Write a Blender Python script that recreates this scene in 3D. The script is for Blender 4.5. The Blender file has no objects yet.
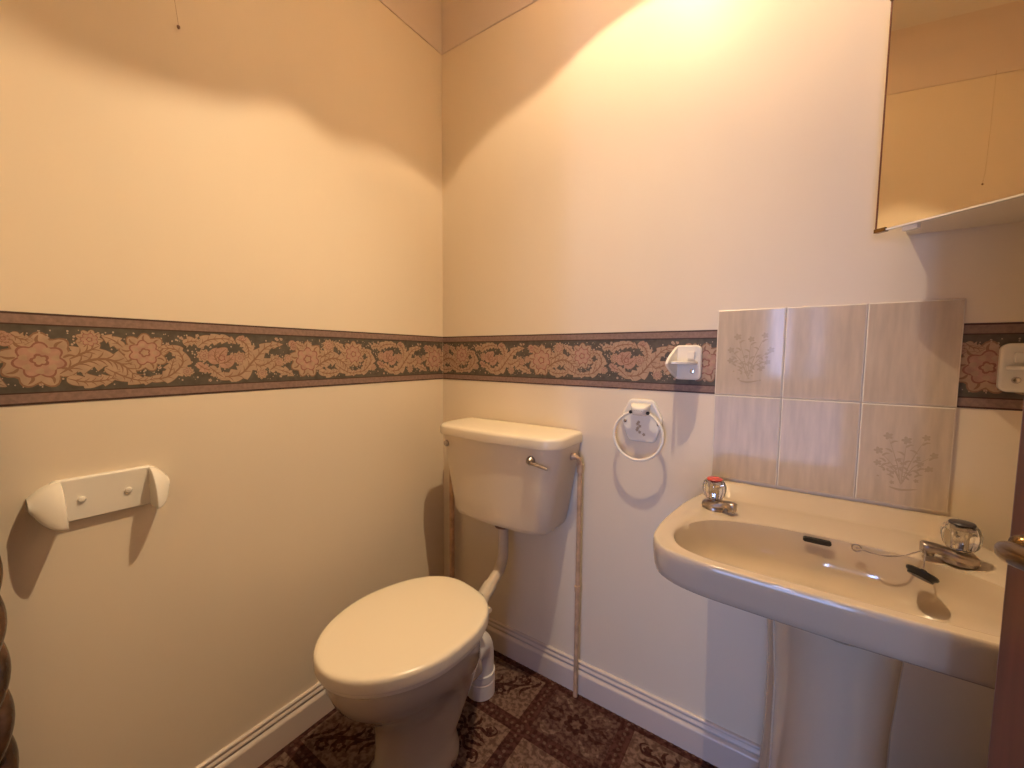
import bpy, bmesh, math, random
from mathutils import Vector, Matrix
random.seed(7)
PI = math.pi
C = bpy.context.scene.collection
scn = bpy.context.scene

# ------------------------------------------------------------------ camera
cam_d = bpy.data.cameras.new('camera'); cam = bpy.data.objects.new('camera', cam_d); C.objects.link(cam)
yaw, pitch, roll = 0.6014, 0.0720, 0.0082
fw = Vector((-math.sin(yaw)*math.cos(pitch), math.cos(yaw)*math.cos(pitch), -math.sin(pitch)))
r0 = Vector((math.cos(yaw), math.sin(yaw), 0)); u0 = r0.cross(fw)
rt = math.cos(roll)*r0 + math.sin(roll)*u0; up = -math.sin(roll)*r0 + math.cos(roll)*u0
m = Matrix((rt, up, -fw)).transposed().to_4x4(); m.translation = Vector((1.18, -1.2131, 1.148))
cam.matrix_world = m
cam_d.sensor_width = 36; cam_d.lens = 402.5/1024*36; cam_d.clip_start = 0.02
scn.camera = cam

# ------------------------------------------------------------------ world, light, exposure
w = bpy.data.worlds.new('sky'); scn.world = w; w.use_nodes = True
bg = w.node_tree.nodes['Background']; bg.inputs[0].default_value = (.35, .5, 1, 1); bg.inputs[1].default_value = 0.6
LAMP = Vector((0.86, -0.46, 2.45))
# a reflector bulb: its bare glow in every direction and the brighter beam its silvered back throws downwards
def bulb(name, kind, e, col):
    ld = bpy.data.lights.new(name, kind); ld.energy = e; ld.color = col; ld.shadow_soft_size = .0045
    lo = bpy.data.objects.new(name, ld); C.objects.link(lo); lo.location = LAMP; return ld
bulb('lamp_bulb_glow', 'POINT', 22, (1, .78, .50))
sp = bulb('lamp_bulb_beam', 'SPOT', 61, (1, .78, .50)); sp.spot_size = math.radians(104); sp.spot_blend = 1
bpy.data.objects['lamp_bulb_beam'].rotation_euler = Vector((-.10, -.26, -1)).to_track_quat('-Z', 'Y').to_euler()
def area(name, loc, sx, sz, e, col):
    a = bpy.data.lights.new(name, 'AREA'); a.shape = 'RECTANGLE'; a.size = sx; a.size_y = sz; a.energy = e; a.color = col
    o = bpy.data.objects.new(name, a); C.objects.link(o); o.location = loc; o.rotation_euler = (math.radians(90), 0, 0)  # faces +y
    return o
area('daylight_window_left_pane', (1.10, -3.06, 1.36), .12, .76, 11, (.40, .54, 1))
area('daylight_window_right_pane', (1.36, -3.06, 1.36), .10, .76, 3, (.40, .54, 1))
area('added_low_daylight', (1.10, -3.06, .46), 1.16, .66, 17, (.34, .50, 1))  # unseen panel added to wash the lower back wall with bluish light
scn.view_settings.view_transform = 'Standard'; scn.view_settings.look = 'None'
scn.view_settings.exposure = 0.0; scn.view_settings.gamma = 1; scn.view_settings.use_curve_mapping = False

# ------------------------------------------------------------------ materials
def mat(name, col, rough=.5, metal=0, spec=.5, coat=0, var=0, vscale=8, bump=0, bscale=60, stretch=(1,1,1), trans=0, ior=1.45, sss=0):
    m = bpy.data.materials.new(name); m.use_nodes = True; nt = m.node_tree; b = nt.nodes['Principled BSDF']
    b.inputs['Base Color'].default_value = (*col, 1); b.inputs['Roughness'].default_value = rough
    b.inputs['Metallic'].default_value = metal; b.inputs['Specular IOR Level'].default_value = spec
    b.inputs['Coat Weight'].default_value = coat; b.inputs['Coat Roughness'].default_value = .05
    b.inputs['Transmission Weight'].default_value = trans; b.inputs['IOR'].default_value = ior
    if var or bump:
        tc = nt.nodes.new('ShaderNodeTexCoord'); mp = nt.nodes.new('ShaderNodeMapping'); mp.inputs['Scale'].default_value = stretch
        nt.links.new(tc.outputs['Object'], mp.inputs[0])
    if var:
        n = nt.nodes.new('ShaderNodeTexNoise'); n.inputs['Scale'].default_value = vscale; n.inputs['Detail'].default_value = 5
        nt.links.new(mp.outputs[0], n.inputs['Vector'])
        r = nt.nodes.new('ShaderNodeValToRGB'); r.color_ramp.elements[0].position = .3; r.color_ramp.elements[1].position = .7
        r.color_ramp.elements[0].color = (*[c*(1-var) for c in col], 1); r.color_ramp.elements[1].color = (*[min(1, c*(1+var)) for c in col], 1)
        nt.links.new(n.outputs[0], r.inputs[0]); nt.links.new(r.outputs[0], b.inputs['Base Color'])
    if bump:
        n2 = nt.nodes.new('ShaderNodeTexNoise'); n2.inputs['Scale'].default_value = bscale; n2.inputs['Detail'].default_value = 4
        nt.links.new(mp.outputs[0], n2.inputs['Vector'])
        bp = nt.nodes.new('ShaderNodeBump'); bp.inputs['Strength'].default_value = bump; bp.inputs['Distance'].default_value = .002
        nt.links.new(n2.outputs[0], bp.inputs['Height']); nt.links.new(bp.outputs[0], b.inputs['Normal'])
    return m
M = {}
M['wall'] = mat('painted_wallpaper', (.83, .71, .545), .42, spec=.35, var=.02, vscale=3, bump=.15, bscale=25, stretch=(1, 1, .35))
M['ceiling'] = mat('ceiling_paint', (.80, .74, .66), .6)
M['cove'] = mat('coving_paint', (.74, .62, .52), .5)
M['skirt'] = mat('gloss_skirting', (.68, .57, .49), .22, spec=.5)
M['ceramic'] = mat('cream_ceramic', (.56, .455, .335), .08, spec=.6, coat=.4)
M['seat'] = mat('cream_plastic', (.86, .75, .57), .22, spec=.5)
M['cistern'] = mat('cream_cistern', (.80, .68, .52), .3, spec=.5)
M['white'] = mat('white_ceramic', (.86, .80, .70), .12, spec=.6, coat=.3)
M['pvc'] = mat('white_pvc', (.80, .74, .70), .35)
M['tile'] = mat('marbled_tile', (.60, .49, .37), .10, spec=.2, var=.10, vscale=14, stretch=(5, 1, .7))
M['tile_print'] = mat('tile_print', (.49, .39, .28), .10, spec=.2)
M['tile_edge'] = mat('tile_glazed_edge', (.85, .76, .62), .15)
M['grout'] = mat('grout', (.55, .46, .36), .8)
M['chrome'] = mat('chrome', (.62, .58, .55), .12, metal=1)
M['oldchrome'] = mat('tarnished_chrome', (.42, .36, .32), .28, metal=1, var=.3, vscale=60)
M['crystal'] = mat('clear_acrylic', (.98, .96, .92), .03, trans=1, ior=1.49)
M['red'] = mat('red_cap', (.55, .07, .05), .3)
M['darkcap'] = mat('dark_cap', (.05, .04, .04), .3)
M['rubber'] = mat('black_rubber', (.012, .012, .014), .35)
M['dark'] = mat('dark_void', (.02, .018, .016), .6)
M['brass'] = mat('antique_brass', (.20, .125, .055), .22, metal=1)
M['copper'] = mat('painted_copper', (.62, .40, .24), .35, var=.2, vscale=30)
M['flush'] = mat('flush_pipe', (.66, .55, .43), .4)
M['fitting'] = mat('brown_fitting', (.20, .10, .06), .5)
M['wood'] = mat('mahogany_door', (.085, .024, .012), .35, var=.3, vscale=10, stretch=(8, 8, .6))
M['frame_wood'] = mat('door_frame_wood', (.16, .05, .025), .4)
M['twist'] = mat('twisted_brown', (.085, .040, .020), .22, spec=.8, var=.6, vscale=22, bump=.6, bscale=90)
M['mirror'] = mat('mirror_glass', (.80, .74, .62), .015, metal=1)
M['cab'] = mat('cabinet_white', (.78, .70, .58), .5)
M['border_bg'] = mat('border_dark_green', (.10, .083, .062), .6, var=.25, vscale=60)
M['b_band'] = mat('border_mauve_band', (.26, .165, .13), .6, var=.18, vscale=120)
M['b_line'] = mat('border_dark_line', (.065, .03, .022), .6)
M['b_leaf'] = mat('border_leaf', (.44, .30, .20), .6, var=.12, vscale=60)
M['b_leafd'] = mat('border_leaf_dark', (.27, .145, .085), .6)  # darker print for the outlines and midribs
M['b_rose'] = mat('border_rose', (.44, .26, .19), .6, var=.15, vscale=60)
M['b_rosed'] = mat('border_rose_dark', (.28, .12, .085), .6)
M['b_dot'] = mat('border_seed', (.46, .34, .25), .6)
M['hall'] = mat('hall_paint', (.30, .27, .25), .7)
M['hallfloor'] = mat('hall_carpet', (.10, .05, .04), .95)
def carpet_mat(name, a, b):
    m = mat(name, a, .95, spec=.1, bump=1.0, bscale=420); nt = m.node_tree; p = nt.nodes['Principled BSDF']
    tc = nt.nodes.new('ShaderNodeTexCoord'); n = nt.nodes.new('ShaderNodeTexNoise'); n.inputs['Scale'].default_value = 70; n.inputs['Detail'].default_value = 6
    nt.links.new(tc.outputs['Object'], n.inputs['Vector'])
    r = nt.nodes.new('ShaderNodeValToRGB'); r.color_ramp.elements[0].position = .42; r.color_ramp.elements[1].position = .58
    r.color_ramp.elements[0].color = (*a, 1); r.color_ramp.elements[1].color = (*b, 1)
    nt.links.new(n.outputs[0], r.inputs[0]); nt.links.new(r.outputs[0], p.inputs['Base Color'])
    return m
M['c_base'] = carpet_mat('carpet_dark', (.040, .014, .012), (.085, .035, .028))
M['c_panel'] = carpet_mat('carpet_panel', (.095, .052, .040), (.20, .125, .092))
M['c_panel2'] = carpet_mat('carpet_panel_red', (.055, .024, .020), (.125, .068, .052))
M['c_fig'] = carpet_mat('carpet_figure', (.032, .011, .009), (.065, .026, .020))
M['c_dot'] = carpet_mat('carpet_dot', (.085, .045, .035), (.15, .085, .065))
def shade_mat():
    m = bpy.data.materials.new('frosted_amber_glass'); m.use_nodes = True; nt = m.node_tree; nt.nodes.clear()
    o = nt.nodes.new('ShaderNodeOutputMaterial'); t = nt.nodes.new('ShaderNodeBsdfTranslucent'); t.inputs[0].default_value = (.66, .46, .26, 1)
    g = nt.nodes.new('ShaderNodeBsdfPrincipled'); g.inputs['Base Color'].default_value = (.8, .62, .42, 1); g.inputs['Roughness'].default_value = .2
    mx = nt.nodes.new('ShaderNodeMixShader'); mx.inputs[0].default_value = .2
    nt.links.new(t.outputs[0], mx.inputs[1]); nt.links.new(g.outputs[0], mx.inputs[2]); nt.links.new(mx.outputs[0], o.inputs[0])
    return m
M['shade'] = shade_mat()
def emit(name, col, s):
    m = bpy.data.materials.new(name); m.use_nodes = True; b = m.node_tree.nodes['Principled BSDF']
    b.inputs['Base Color'].default_value = (*col, 1); b.inputs['Emission Color'].default_value = (*col, 1); b.inputs['Emission Strength'].default_value = s
    return m
M['bulb'] = emit('lit_bulb', (1, .8, .55), 25)

# ------------------------------------------------------------------ mesh helpers
class MB:
    def __init__(s): s.v = []; s.f = []; s.m = []
    def face(s, pts, mi=0):
        k = len(s.v); s.v += [tuple(p) for p in pts]; s.f.append(tuple(range(k, k+len(pts)))); s.m.append(mi)
    def box(s, a, b, mi=0, X=None):
        c = [Vector((x, y, z)) for z in (a[2], b[2]) for y in (a[1], b[1]) for x in (a[0], b[0])]
        if X: c = [X @ p for p in c]
        k = len(s.v); s.v += [tuple(p) for p in c]
        for q in ((0,2,3,1), (4,5,7,6), (0,1,5,4), (2,6,7,3), (0,4,6,2), (1,3,7,5)):
            s.f.append(tuple(k+i for i in q)); s.m.append(mi)
    def rings(s, R, mi=0, closed=True, cap0=True, cap1=True):
        n = len(R[0]); k = len(s.v)
        for r in R: s.v += [tuple(p) for p in r]
        for i in range(len(R)-1):
            for j in range(n if closed else n-1):
                j2 = (j+1) % n
                s.f.append((k+i*n+j, k+i*n+j2, k+(i+1)*n+j2, k+(i+1)*n+j)); s.m.append(mi)
        if cap0: s.f.append(tuple(k+j for j in reversed(range(n)))); s.m.append(mi)
        if cap1: s.f.append(tuple(k+(len(R)-1)*n+j for j in range(n))); s.m.append(mi)
    def lathe(s, prof, n=40, X=Matrix.Identity(4), mi=0, cap0=True, cap1=True):
        R = []
        for r, z in prof:
            R.append([X @ Vector((r*math.cos(2*PI*j/n), r*math.sin(2*PI*j/n), z)) for j in range(n)])
        s.rings(R, mi, True, cap0, cap1)
    def tube(s, pts, rad, n=16, mi=0, caps=True):
        pts = [Vector(p) for p in pts]; R = []; prev = None
        for i, p in enumerate(pts):
            t = (pts[min(i+1, len(pts)-1)] - pts[max(i-1, 0)]).normalized()
            if prev is None:
                a = Vector((0, 0, 1)) if abs(t.z) < .9 else Vector((1, 0, 0)); u = t.cross(a).normalized()
            else: u = (prev - t*prev.dot(t)).normalized()
            prev = u; v = t.cross(u); r = rad[i] if isinstance(rad, (list, tuple)) else rad
            R.append([p + r*(math.cos(2*PI*j/n)*u + math.sin(2*PI*j/n)*v) for j in range(n)])
        s.rings(R, mi, True, caps, caps)
    def build(s, name, mats, parent=None, smooth=True, bevel=0, seg=3, angle=40, subsurf=0, recalc=True):
        me = bpy.data.meshes.new(name); me.from_pydata(s.v, [], s.f)
        if not isinstance(mats, (list, tuple)): mats = [mats]
        for q in mats: me.materials.append(q)
        for p, i in zip(me.polygons, s.m): p.material_index = i
        bm = bmesh.new(); bm.from_mesh(me)
        if recalc:
            bmesh.ops.remove_doubles(bm, verts=bm.verts, dist=1e-6); bmesh.ops.recalc_face_normals(bm, faces=bm.faces)
        bm.to_mesh(me); bm.free()
        for p in me.polygons: p.use_smooth = smooth
        o = bpy.data.objects.new(name, me); C.objects.link(o)
        if parent is not None: o.parent = parent; o.matrix_parent_inverse = Matrix.Identity(4)
        if bevel:
            b = o.modifiers.new('b', 'BEVEL'); b.width = bevel; b.segments = seg; b.limit_method = 'ANGLE'; b.angle_limit = math.radians(angle); b.harden_normals = False
        if subsurf:
            q = o.modifiers.new('s', 'SUBSURF'); q.levels = q.render_levels = subsurf
        if smooth and not subsurf:
            e = o.modifiers.new('w', 'WEIGHTED_NORMAL'); e.keep_sharp = True
            me.set_sharp_from_angle(angle=math.radians(50))
        return o
def tag(o, label=None, cat=None, group=None, kind=None):
    for k, v in (('label', label), ('category', cat), ('group', group), ('kind', kind)):
        if v: o[k] = v
    return o
def thing(name, label, cat, loc=(0, 0, 0), rz=0, group=None):
    o = bpy.data.objects.new(name, None); C.objects.link(o); o.location = loc; o.rotation_euler = (0, 0, rz); o.empty_display_size = .05
    return tag(o, label, cat, group)
def struct(o): o['kind'] = 'structure'; return o
def quick(name, a, b, mt, parent=None, bevel=0):
    q = MB(); q.box(a, b); return q.build(name, mt, parent, smooth=bevel > 0, bevel=bevel)
def catmull(P, n=8, closed=False):
    P = [Vector(p) for p in P]; out = []; N = len(P)
    for i in range(N if closed else N-1):
        if closed: a, b, c, d = P[i-1], P[i], P[(i+1) % N], P[(i+2) % N]
        else: a, b, c, d = P[max(i-1, 0)], P[i], P[i+1], P[min(i+2, N-1)]
        for k in range(n):
            t = k/n
            out.append(.5*((2*b) + (c-a)*t + (2*a-5*b+4*c-d)*t*t + (3*b-a-3*c+d)*t**3))
    if not closed: out.append(P[-1])
    return out
def extrude_poly(mb, pts, dirv, mi=0):
    d = Vector(dirv); mb.rings([[Vector(p) for p in pts], [Vector(p)+d for p in pts]], mi)
def bend(P, r, n=8):
    """round the corners of a polyline"""
    P = [Vector(p) for p in P]; out = [P[0]]
    for i in range(1, len(P)-1):
        a = (P[i-1]-P[i]).normalized(); b = (P[i+1]-P[i]).normalized(); s = P[i]+a*r; e = P[i]+b*r
        for k in range(n+1):
            t = k/n; out.append((1-t)**2*s + 2*t*(1-t)*P[i] + t*t*e)
    out.append(P[-1]); return out

# ------------------------------------------------------------------ the room
W, YF, H = 1.72, -1.35, 2.50
TH = .08
struct(quick('wall_left', (-TH, YF-TH, 0), (0, TH, H), M['wall']))
struct(quick('wall_back', (0, 0, 0), (W, TH, H), M['wall']))
struct(quick('wall_right', (W, YF-TH, 0), (W+TH, TH, H), M['wall']))
q = MB(); DX0, DX1, DZ = .78, 1.50, 2.0
q.box((0, YF-TH, 0), (DX0, YF, H)); q.box((DX1, YF-TH, 0), (W, YF, H)); q.box((DX0, YF-TH, DZ), (DX1, YF, H))
struct(q.build('wall_front', M['wall'], smooth=False))
struct(quick('ceiling', (-TH, YF-TH, H), (W+TH, TH, H+.05), M['ceiling']))
struct(quick('floor', (-TH, YF-TH, -.05), (W+TH, TH, 0), M['c_base']))
# coving: profile swept round the room as one mesh per wall
def coving(name, p0, p1, inward, ends):
    z0, z1, d = 2.319, H, .15; n = 8; prof = [(0, z0-.0), (0.004, z0)]
    for i in range(n+1):
        t = i/n*PI/2; prof.append((.006 + (d-.006)*(1-math.cos(t)), z0+.004 + (z1-z0-.004)*math.sin(t)))
    p0, p1, w_ = Vector(p0), Vector(p1), Vector(inward); t = (p1-p0).normalized(); R = []
    for base, sg, mt in ((p0, 1, ends[0]), (p1, -1, ends[1])):
        R.append([base + w_*a + t*sg*(a if mt else 0) + Vector((0, 0, z)) for a, z in prof])
    q = MB(); q.rings(R, closed=False, cap0=False, cap1=False)
    o = q.build(name, M['cove']); return struct(o)
coving('trim_1', (0, YF, 0), (0, 0, 0), (1, 0, 0), (1, 1))
coving('trim_2', (0, 0, 0), (W, 0, 0), (0, -1, 0), (1, 1))
coving('trim_3', (W, 0, 0), (W, YF, 0), (-1, 0, 0), (1, 1))
coving('trim_4', (W, YF, 0), (0, YF, 0), (0, 1, 0), (1, 1))
# skirting
def skirting(name, p0, p1, inward, mitre):
    prof = [(0, .109), (.006, .1085), (.0085, .105), (.0085, .101), (.0065, .099), (.0065, .097), (.010, .094), (.012, .090), (.012, .086), (.0085, .083), (.0085, .081), (.014, .078), (.0175, .073), (.018, .069), (.018, 0)]
    p0, p1, w_ = Vector(p0), Vector(p1), Vector(inward); t = (p1-p0).normalized()
    q = MB(); q.rings([[b + w_*a + t*sg*(a if mt else 0) + Vector((0, 0, z)) for a, z in prof] for b, sg, mt in ((p0, 1, mitre[0]), (p1, -1, mitre[1]))], closed=False, cap0=False, cap1=False)
    o = q.build(name, M['skirt']); return struct(o)
skirting('baseboard_left', (0, YF, 0), (0, 0, 0), (1, 0, 0), (0, 1))
skirting('baseboard_back', (0, 0, 0), (W, 0, 0), (0, -1, 0), (1, 1))
skirting('baseboard_right', (W, 0, 0), (W, YF, 0), (-1, 0, 0), (1, 0))
# hall behind the doorway, with the daylight window
struct(quick('wall_hall_left', (.2-TH, -3.0, 0), (.2, YF-TH, H), M['hall']))
struct(quick('wall_hall_right', (2.0, -3.0, 0), (2.0+TH, YF-TH, H), M['hall']))
q = MB(); q.box((.2-TH, -3.0-TH, 0), (2.0+TH, -3.0, .12)); q.box((.2-TH, -3.0-TH, .12), (.50, -3.0, .98)); q.box((1.70, -3.0-TH, .12), (2.0+TH, -3.0, .98)); q.box((.50, -3.0-TH, .80), (1.70, -3.0, .98)); q.box((.2-TH, -3.0-TH, 1.76), (2.0+TH, -3.0, H)); q.box((.2-TH, -3.0-TH, .98), (1.03, -3.0, 1.76)); q.box((1.42, -3.0-TH, .98), (2.0+TH, -3.0, 1.76))
struct(q.build('wall_hall_end', M['hall'], smooth=False))
q = MB(); q.box((1.17, -3.06, .98), (1.30, -3.0, 1.76)); q.box((1.02, -3.01, .96), (1.43, -2.985, .985)); q.box((1.02, -3.01, 1.755), (1.43, -2.985, 1.78))
struct(q.build('window_1', M['skirt'], smooth=False))
struct(quick('floor_hall', (.2-TH, -3.0-TH, -.05), (2.0+TH, YF-TH, 0), M['hallfloor']))
struct(quick('ceiling_hall', (.2-TH, -3.0-TH, H), (2.0+TH, YF-TH, H+.05), M['ceiling']))

# ------------------------------------------------------------------ wallpaper border (flat printed paper)
ZB0, ZB1 = 1.0464, 1.2203; BH = ZB1-ZB0; PER = .52
def star(cu, cv, r, lobes, depth, n=56, ph=0, sx=1, sy=1, rot=0):
    P = []
    for j in range(n):
        a = 2*PI*j/n; rr = r*(1-depth*(1-abs(math.sin(lobes*(a+ph)/2)))) ; x, y = sx*rr*math.cos(a), sy*rr*math.sin(a)
        P.append((cu+x*math.cos(rot)-y*math.sin(rot), cv+x*math.sin(rot)+y*math.cos(rot)))
    return P
def leafstrip(ctrl, wd, lobes=5, serr=.45, n=44, grow=0, tip=1.0):
    c = catmull([(x, y, 0) for x, y in ctrl], 12); L = [0]
    for i in range(1, len(c)): L.append(L[-1]+(c[i]-c[i-1]).length)
    pts = []
    for k in range(n+1):
        s = k/n*L[-1]; i = max(j for j in range(len(L)) if L[j] <= s+1e-9); i = min(i, len(c)-2)
        t = (s-L[i])/max(1e-9, L[i+1]-L[i]); p = c[i].lerp(c[i+1], t); d = (c[i+1]-c[i]).normalized(); nrm = Vector((-d.y, d.x, 0))
        u = k/n; prof = (math.sin(PI*min(1, u**.75))**.7)
        saw = 1-serr*((u*lobes) % 1.0) if u < .97 else .6
        wl = wd*prof*saw + grow; pts.append((p+nrm*wl, p, p-nrm*wl*.9))
    return pts
def motifs(seed):
    """returns list of (layer, material index, kind, data) in repeat space (u 0..PER, v 0..1 mapped to field height)"""
    F = .122; rnd = random.Random(3); A = []
    def rose(u, v, r, ph=0):
        A.append((1, 2, 'fan', (u, v, star(u, v, r*1.10, 9, .24, ph=ph))))
        A.append((2, 1, 'fan', (u, v, star(u, v, r*1.03, 9, .26, ph=ph))))
        for k in range(9):
            a = 2*PI*(k+.5)/9-ph; A.append((3, 2, 'strip', leafstrip([(u+r*.6*math.cos(a), v+r*.6*math.sin(a)), (u+r*.78*math.cos(a+.10), v+r*.78*math.sin(a+.10)), (u+r*.98*math.cos(a+.02), v+r*.98*math.sin(a+.02))], r*.05, 1, 0, 8)))
        A.append((4, 4, 'fan', (u, v, star(u, v, r*.72, 7, .26, ph=ph+.5))))
        A.append((5, 3, 'fan', (u, v, star(u, v, r*.65, 7, .30, ph=ph+.5))))
        for k in range(7):
            a = 2*PI*k/7+ph; A.append((6, 1, 'fan', (u+r*.42*math.cos(a), v+r*.42*math.sin(a), star(u+r*.42*math.cos(a), v+r*.42*math.sin(a), r*.13, 3, .3, 10))))
        A.append((6, 4, 'fan', (u, v, star(u, v, r*.27, 5, .3, 20)))); A.append((7, 1, 'fan', (u, v, star(u, v, r*.18, 5, .3, 20))))
    def leaf(ctrl, wd, lobes=5, serr=.5, mi=1):
        wd *= 1.45
        A.append((2, 2, 'strip', leafstrip(ctrl, wd, lobes, serr, grow=.0012)))
        A.append((3, mi, 'strip', leafstrip(ctrl, wd, lobes, serr)))
        A.append((4, 2, 'strip', leafstrip(ctrl, wd*.10, 1, 0)))
        c = catmull([(x, y, 0) for x, y in ctrl], 8)
        for i in range(4, len(c)-4, 3):
            d = (c[i+1]-c[i]).normalized(); nrm = Vector((-d.y, d.x, 0))
            for sg in (1, -1):
                e = c[i] + nrm*sg*wd*.55 + d*wd*.55; mm = c[i]+nrm*sg*wd*.22+d*wd*.35
                A.append((4, 2, 'strip', leafstrip([(c[i].x, c[i].y), (mm.x, mm.y), (e.x, e.y)], wd*.05, 1, 0, 6)))
    def tulip(u, v, r, rot):
        for a, l in ((0, 1), (.55, .9), (-.55, .9)):
            d = Vector((math.cos(rot+a), math.sin(rot+a))); b = Vector((u, v))-Vector((math.cos(rot), math.sin(rot)))*r*.6
            e = b+d*r*1.7*l; mm = b+d*r*.8*l+Vector((-d.y, d.x))*r*.25*(1 if a >= 0 else -1)
            leaf([(b.x, b.y), (mm.x, mm.y), (e.x, e.y)], r*.42, 1, 0, 3)
        A.append((5, 4, 'fan', (u, v, star(u, v, r*.32, 5, .3, 24))))
        A.append((5, 3, 'fan', (u, v, star(u, v, r*.22, 5, .3, 24))))
    # scrolling leaves
    leaf([(.035, .030), (.065, .052), (.10, .060), (.13, .045), (.150, .018)], .019, 5)
    leaf([(.050, .060), (.075, .075), (.095, .088)], .016, 4)
    leaf([(.045, .022), (.07, .014), (.10, .016), (.12, .024)], .012, 3)
    leaf([(.10, .042), (.13, .022), (.16, .012), (.185, .018)], .011, 4)
    leaf([(.170, .014), (.205, .020), (.232, .050), (.222, .080), (.196, .083), (.188, .066)], .013, 6)
    leaf([(.205, .022), (.212, .045), (.216, .062)], .010, 3)
    leaf([(.130, .085), (.115, .100), (.098, .108)], .010, 3)
    leaf([(.300, .016), (.350, .018), (.385, .055), (.42, .092), (.462, .100)], .017, 7)
    leaf([(.385, .055), (.40, .040), (.428, .052), (.450, .070)], .012, 4)
    leaf([(.262, .088), (.285, .106), (.325, .110), (.345, .098)], .012, 5)
    leaf([(.345, .112), (.368, .098), (.374, .076), (.370, .055)], .012, 4)
    leaf([(.425, .028), (.440, .040), (.446, .055)], .014, 3)
    leaf([(.445, .030), (.470, .022), (.490, .010)], .010, 3)
    leaf([(.285, .040), (.300, .025), (.318, .010)], .011, 3)
    leaf([(.260, .050), (.275, .036), (.298, .030)], .009, 3, mi=3)
    leaf([(.235, .095), (.250, .102), (.270, .100)], .009, 3)
    leaf([(.498, .108), (.51, .098), (.526, .096)], .009, 3)
    rose(.012, .058, .050, .2)
    rose(.165, .074, .040, .9); rose(.080, .100, .019, .4)
    tulip(.312, .062, .026, 1.1); rose(.450, .050, .014, .3); rose(.352, .062, .016, .1); rose(.405, .020, .014, .6); rose(.275, .068, .015, .5)
    tulip(.490, .098, .012, .4); tulip(.360, .110, .010, 1.2)
    rose(.475, .060, .012, .8); rose(.240, .030, .012, .1)
    for k in range(70):
        u, v = rnd.uniform(0, PER), rnd.uniform(.006, F-.006); A.append((0.7, 2, 'fan', (u, v, star(u, v, .0046, 5, .35, 20, ph=k)))); A.append((0.8, 5, 'fan', (u, v, star(u, v, .0038, 5, .45, 20, ph=k)))); A.append((0.9, 4, 'fan', (u, v, star(u, v, .0013, 3, .2, 6))))
    for k in range(420):
        u, v = rnd.uniform(0, PER), rnd.uniform(.004, F-.004); r = rnd.uniform(.0009, .0026)
        A.append((0.6, 5, 'fan', (u, v, star(u, v, r, 2, .2, 6))))
    return A
MOT = motifs(0)
def border(name, u0, u1, place, u_phase):
    """place(u, v, layer) -> 3D; u along the wall"""
    q = MB(); E = .00008
    def P(u, v, l): return place(u, v, .0004+E*l)
    def rect(v0, v1, mi, l):
        n = 8
        for i in range(n):
            a = u0+(u1-u0)*i/n; b = u0+(u1-u0)*(i+1)/n
            q.face([P(a, v0, l), P(b, v0, l), P(b, v1, l), P(a, v1, l)], mi)
    rect(0, BH, 0, 0)
    for v0, v1, mi in ((0, .004, 6), (.004, .021, 7), (.021, .0235, 6), (BH-.0235, BH-.021, 6), (BH-.021, BH-.004, 7), (BH-.004, BH, 6)): rect(v0, v1, mi, 8)
    rnd = random.Random(5)
    k0 = int(math.floor((u0-u_phase)/PER))-1; k1 = int(math.ceil((u1-u_phase)/PER))+1
    def cl(u): return min(max(u, u0), u1)
    def clv(v): return min(max(v, .0005), .1215)
    for k in range(k0, k1+1):
        off = u_phase+k*PER
        for idx, (l, mi, kind, d) in enumerate(MOT):
            ei = (idx % 97)*.009
            if kind == 'fan':
                cu, cv, pts = d
                if not (u0-.06 < off+cu < u1+.06): continue
                pp = [(cl(off+a), clv(b)) for a, b in pts]; c = (cl(off+cu), clv(cv))
                if max(a for a, b in pp)-min(a for a, b in pp) < 1e-5: continue
                for j in range(len(pp)):
                    a, b = pp[j], pp[(j+1) % len(pp)]
                    q.face([P(c[0], c[1]+.026, l+ei), P(a[0], a[1]+.026, l+ei), P(b[0], b[1]+.026, l+ei)], mi)
            else:
                us = [off+p.x for t in d for p in t]
                if max(us) < u0 or min(us) > u1: continue
                for j in range(len(d)-1):
                    for s_ in (0, 1):
                        qd = [d[j][s_], d[j+1][s_], d[j+1][s_+1], d[j][s_+1]]
                        q.face([P(cl(off+p.x), clv(p.y)+.026, l+ei+.9*(j+.1*s_)/len(d)) for p in qd], mi)
    o = q.build(name, [M['border_bg'], M['b_leaf'], M['b_leafd'], M['b_rose'], M['b_rosed'], M['b_dot'], M['b_line'], M['b_band']], smooth=False, recalc=False)
    return struct(o)
# left wall: u grows towards +y ; a rose sits at y = -1.089, -.569, -.049
border('trim_5', YF, -.0012, lambda u, v, e: (e, u, ZB0+v), -1.101)
border('trim_6', .0012, 1.0177, lambda u, v, e: (u, -e, ZB0+v), -.101+.04)
border('trim_7', 1.4725, W, lambda u, v, e: (u, -e, ZB0+v), -.101+.04)

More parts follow.
